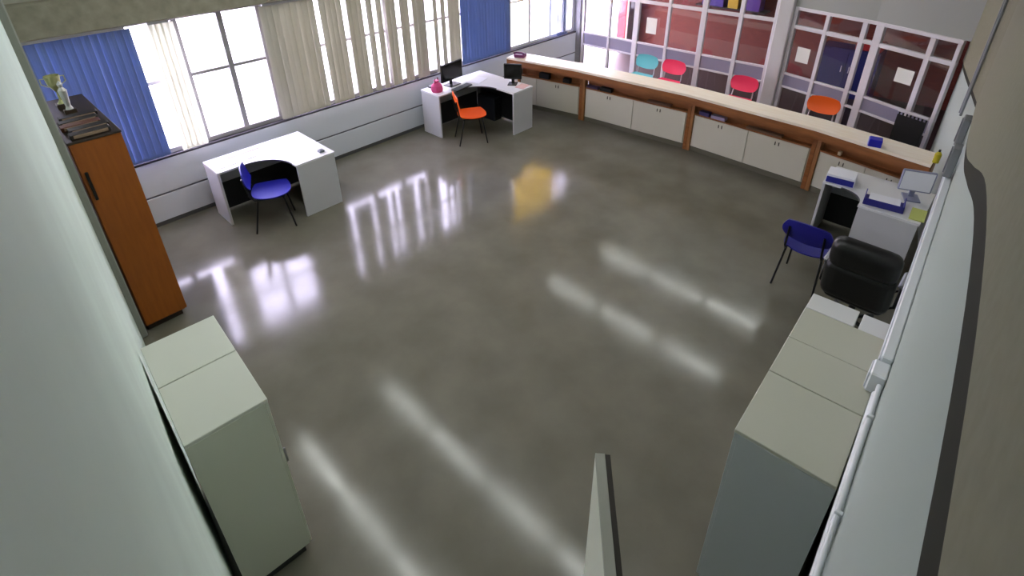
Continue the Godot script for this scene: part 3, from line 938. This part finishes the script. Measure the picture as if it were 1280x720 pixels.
func sheet(label: String, at: Vector3, turn: float, s: Vector2, c: String, col: Color, n := 1) -> void:
	var t := tag(obj("paper_stack" if n > 1 else "paper_sheet", box(Vector3(0, 0.001 * n, 0), Vector3(s.x, 0.002 * n, s.y)), mat(c, col, 0.7)), label, "papers")
	t.position = at
	t.rotation.y = turn

func small_things() -> void:
	var blk := mat("black plastic", Color(0.03, 0.03, 0.035), 0.35)
	var scr := mat("dark screen", Color(0.02, 0.02, 0.03), 0.15)
	var gray := mat("grey plastic", Color(0.35, 0.37, 0.40), 0.5)
	# far corner desk
	monitor("black monitor on the far desk, below the blue blind", Vector3(-1.72, 0.74, 0.36), 0.1, 0.50, 0.30, blk, scr)
	monitor("small dark monitor on the right wing of the far desk", Vector3(-1.02, 0.74, 1.10), -1.0, 0.30, 0.26, mat("dark green plastic", Color(0.05, 0.06, 0.05), 0.5), scr)
	var kb := thing("keyboard", "dark keyboard in front of the black monitor on the far desk", "keyboard", Vector3(-1.72, 0.74, 0.60), 0.15)
	obj("base", box(Vector3(0, 0.009, 0), Vector3(0.40, 0.018, 0.13), 0.004), blk, kb)
	var keys := begin()
	for i in 14:
		for k in 4: bx(keys, Vector3(-0.182 + 0.028 * i, 0.021, -0.045 + 0.03 * k), Vector3(0.022, 0.006, 0.024))
	tag(obj("keys", keys, gray, kb), "", "", "", "stuff")
	var pk := thing("pink_bag", "small pink bag at the left end of the far desk", "bag", Vector3(-2.10, 0.74, 0.42), 0.3)
	var st := begin()
	lathe(st, [[0.0, 0.0], [0.085, 0.0], [0.10, 0.04], [0.09, 0.10], [0.055, 0.14], [0.03, 0.155], [0.045, 0.185], [0.0, 0.18]], Vector3.ZERO, 16)
	obj("pouch", st, mat("pink cloth", Color(0.82, 0.30, 0.52), 0.7), pk)
	st = begin()
	tube(st, [Vector3(-0.05, 0.14, 0), Vector3(-0.04, 0.22, 0), Vector3(0.04, 0.22, 0), Vector3(0.05, 0.14, 0)], 0.008, 8)
	obj("strap", st, mat("pink strap", Color(0.60, 0.15, 0.35), 0.7), pk)
	tag(obj("desk_gadget", box(Vector3(-2.04, 0.76, 0.21), Vector3(0.10, 0.04, 0.10), 0.01), blk), "small dark gadget beside the pink bag", "gadget")
	sheet("white papers on the far desk between the two monitors", Vector3(-1.28, 0.741, 0.50), 0.3, Vector2(0.32, 0.24), "paper white", Color(0.92, 0.92, 0.95), 3)
	sheet("pinkish papers at the near end of the far desk right wing", Vector3(-1.0, 0.741, 1.30), 0.2, Vector2(0.22, 0.16), "paper pink", Color(0.85, 0.70, 0.70), 2)
	st = begin()
	bx(st, Vector3(0, 0.21, 0), Vector3(0.18, 0.42, 0.42), 0.008)
	var pc := thing("computer_tower", "dark computer tower under the far desk", "computer", Vector3(-1.05, 0, 0.55))
	obj("case", st, mat("tower grey", Color(0.13, 0.14, 0.18), 0.5), pc)
	obj("front_panel", box(Vector3(0, 0.21, 0.214), Vector3(0.16, 0.40, 0.01), 0.003), blk, pc)
	# left desk
	sheet("row of white papers on the left wing of the left desk", Vector3(-5.42, 0.741, 0.48), 0.05, Vector2(0.48, 0.18), "paper white", Color(0.92, 0.92, 0.95), 3)
	sheet("pinkish grey papers at the back of the left desk by the wall", Vector3(-5.25, 0.741, 0.31), 0.04, Vector2(0.40, 0.10), "paper grey", Color(0.70, 0.66, 0.72), 3)
	tag(obj("desk_gadget", box(Vector3(-4.56, 0.755, 1.06), Vector3(0.07, 0.03, 0.07), 0.006), gray), "small grey gadget on the front corner of the left desk", "gadget")
	# right desk
	var wb := thing("paper_box", "white box with a blue side on the corner of the right desk", "box", Vector3(-0.98, 0.74, 6.14), 0.12)
	obj("carton", box(Vector3(0, 0.05, 0), Vector3(0.22, 0.10, 0.28), 0.004), mat("carton white", Color(0.92, 0.92, 0.95), 0.6), wb)
	obj("blue_band", box(Vector3(-0.111, 0.04, 0.0), Vector3(0.006, 0.07, 0.27), 0.001), mat("band blue", Color(0.15, 0.16, 0.55), 0.5), wb)
	var tr := thing("document_tray", "blue document tray on the front edge of the right desk", "tray", Vector3(-1.22, 0.74, 6.62), 0.12)
	var tb := mat("tray blue", Color(0.17, 0.17, 0.52), 0.4)
	obj("tray_floor", box(Vector3(0, 0.006, 0), Vector3(0.24, 0.012, 0.36), 0.003), tb, tr)
	for s in [-1.0, 1.0]: obj("tray_side", box(Vector3(0, 0.04, 0.175 * s), Vector3(0.24, 0.07, 0.010), 0.003), tb, tr)
	obj("tray_side", box(Vector3(-0.115, 0.04, 0), Vector3(0.010, 0.07, 0.34), 0.003), tb, tr)
	obj("paper_pile", box(Vector3(0.01, 0.03, 0), Vector3(0.20, 0.03, 0.28), 0.002), mat("paper white", Color(0.92, 0.92, 0.95), 0.7), tr)
	monitor("white screen monitor standing on the right desk", Vector3(-0.90, 0.74, 6.80), -PI / 2.0 + 0.35, 0.30, 0.24, mat("monitor light", Color(0.55, 0.56, 0.66), 0.4), mat("white screen", Color(0.95, 0.95, 0.98), 0.4))
	sheet("yellow green folder on the right end of the right desk", Vector3(-1.24, 0.741, 6.93), 0.06, Vector2(0.26, 0.13), "paper yellow", Color(0.74, 0.76, 0.42), 6)
	# on and under the counter
	var cb := thing("blue_box", "bright blue small box on the counter top near the right wall", "box", Vector3(-0.36, 1.0, 6.26), 0.2)
	obj("carton", box(Vector3(0, 0.045, 0), Vector3(0.12, 0.09, 0.13), 0.006), mat("box blue", Color(0.10, 0.09, 0.68), 0.45), cb)
	obj("pale_side", box(Vector3(0, 0.045, -0.069), Vector3(0.11, 0.08, 0.006), 0.001), mat("box pale", Color(0.66, 0.66, 0.90), 0.5), cb)
	var yb := thing("yellow_bottle", "small yellow bottle at the right end of the counter top", "bottle", Vector3(-0.40, 1.0, 6.86))
	st = begin()
	lathe(st, [[0.0, 0.0], [0.03, 0.0], [0.032, 0.10], [0.014, 0.13], [0.0, 0.13]], Vector3.ZERO, 14)
	obj("body", st, mat("yellow plastic", Color(0.72, 0.66, 0.06), 0.5), yb)
	obj("cap", box(Vector3(0, 0.14, 0), Vector3(0.022, 0.03, 0.022), 0.005), blk, yb)
	var ph := thing("desk_phone", "mauve telephone at the left end of the counter top", "telephone", Vector3(-0.42, 1.0, 0.72), 0.4)
	obj("body", box(Vector3(0, 0.03, 0), Vector3(0.16, 0.06, 0.20), 0.015), mat("mauve plastic", Color(0.48, 0.22, 0.40), 0.5), ph)
	st = begin()
	tube(st, [Vector3(-0.05, 0.07, -0.10), Vector3(-0.05, 0.085, -0.05), Vector3(-0.05, 0.085, 0.05), Vector3(-0.05, 0.07, 0.10)], 0.02, 10)
	obj("handset", st, mat("mauve dark", Color(0.36, 0.16, 0.34), 0.5), ph)
	# open shelf contents: [bay, distance along it, size, colour, label]
	var items := [
		[0, 0.55, Vector3(0.20, 0.10, 0.22), Color(0.05, 0.05, 0.06), "black case on the counter shelf nearest the window wall"],
		[0, 1.00, Vector3(0.14, 0.08, 0.20), Color(0.06, 0.04, 0.05), "small black case on the counter shelf, left of the first post"],
		[1, 0.18, Vector3(0.22, 0.04, 0.24), Color(0.30, 0.22, 0.34), "purple grey folders on the shelf right after the first post"],
		[1, 0.44, Vector3(0.22, 0.06, 0.22), Color(0.06, 0.05, 0.06), "black folder on the shelf over the second cabinet"],
		[1, 1.40, Vector3(0.40, 0.03, 0.22), Color(0.42, 0.30, 0.24), "brown papers on the shelf over the second cabinet"],
		[2, 0.20, Vector3(0.16, 0.06, 0.24), Color(0.22, 0.18, 0.40), "purple folder on the shelf after the second post"],
		[2, 0.42, Vector3(0.22, 0.05, 0.22), Color(0.62, 0.58, 0.70), "pale papers beside the purple folder on the counter shelf"],
		[2, 1.10, Vector3(0.50, 0.03, 0.22), Color(0.40, 0.30, 0.22), "tan papers on the shelf over the third cabinet"],
		[3, 0.28, Vector3(0.04, 0.05, 0.05), Color(0.85, 0.78, 0.66), "tiny white cup on the counter shelf after the third post"]]
	for q in items:
		var a: Vector2 = cn[q[0]]
		var b: Vector2 = cn[q[0] + 1]
		var d := (b - a).normalized()
		var p: Vector2 = a + d * q[1] + Vector2(d.y, -d.x) * 0.042
		var o := obj("shelf_item" if false else "folder", box(Vector3(0, q[2].y / 2.0, 0), Vector3(q[2].x, q[2].y, minf(q[2].z, 0.085)), 0.004), mat("item" + str(q[3]), q[3], 0.6))
		o.position = Vector3(p.x, 0.622, p.y)
		o.rotation.y = -d.angle()
		tag(o, q[4], "cup" if q[0] == 3 else "folder", "things on the open counter shelf")
		if q[0] == 3: o.name = "cup"

# ---------------------------------------------------------------- lamps
func lamps() -> void:
	var tubem := glow("lamp tube", Color(0.95, 0.96, 1.0), 6.0)
	var house := mat("lamp housing", Color(0.85, 0.85, 0.85), 0.5)
	var rows := [[-5.68, [1.4, 2.65, 3.9, 5.15]], [-4.15, [1.5, 2.8, 4.1, 5.4]], [0.02, [1.8, 3.15, 4.5]], [1.70, [2.0, 3.3, 4.6]]]
	var ord := ["row over the left cabinets", "row over the middle of the floor", "row over the counter", "row over the hall beyond the counter"]
	for i in rows.size():
		for k in rows[i][1].size():
			var z: float = rows[i][1][k]
			var which: String = ["nearest the windows", "second from the windows", "third from the windows", "fourth from the windows"][k]
			var t := thing("tube_lamp", "ceiling tube lamp " + which + ", " + ord[i], "lamp", Vector3(rows[i][0], CEIL - 0.13, z), 0.0, "twin tube lamps of the " + ord[i])
			obj("housing", box(Vector3(0, 0.09, 0), Vector3(0.16, 0.08, 1.22), 0.006), house, t)
			for s in [-1.0, 1.0]:
				var st := begin()
				tube(st, [Vector3(0.04 * s, 0.03, -0.58), Vector3(0.04 * s, 0.03, 0.58)], 0.016, 10)
				obj("tube", st, tubem, t)
				obj("end_cap", box(Vector3(0, 0.035, 0.60 * s), Vector3(0.14, 0.05, 0.02), 0.003), house, t)
			var l := AreaLight3D.new()
			l.name = "tube_light"
			l.area_size = Vector2(0.08, 1.16)
			l.rotation_degrees.x = -90.0
			l.position = Vector3(0, 0.008, 0)
			l.light_color = Color(0.98, 1.0, 0.965)
			l.light_energy = 0.8
			l.area_range = 14.0
			l.area_attenuation = 2.0
			l.shadow_enabled = true
			t.add_child(l)
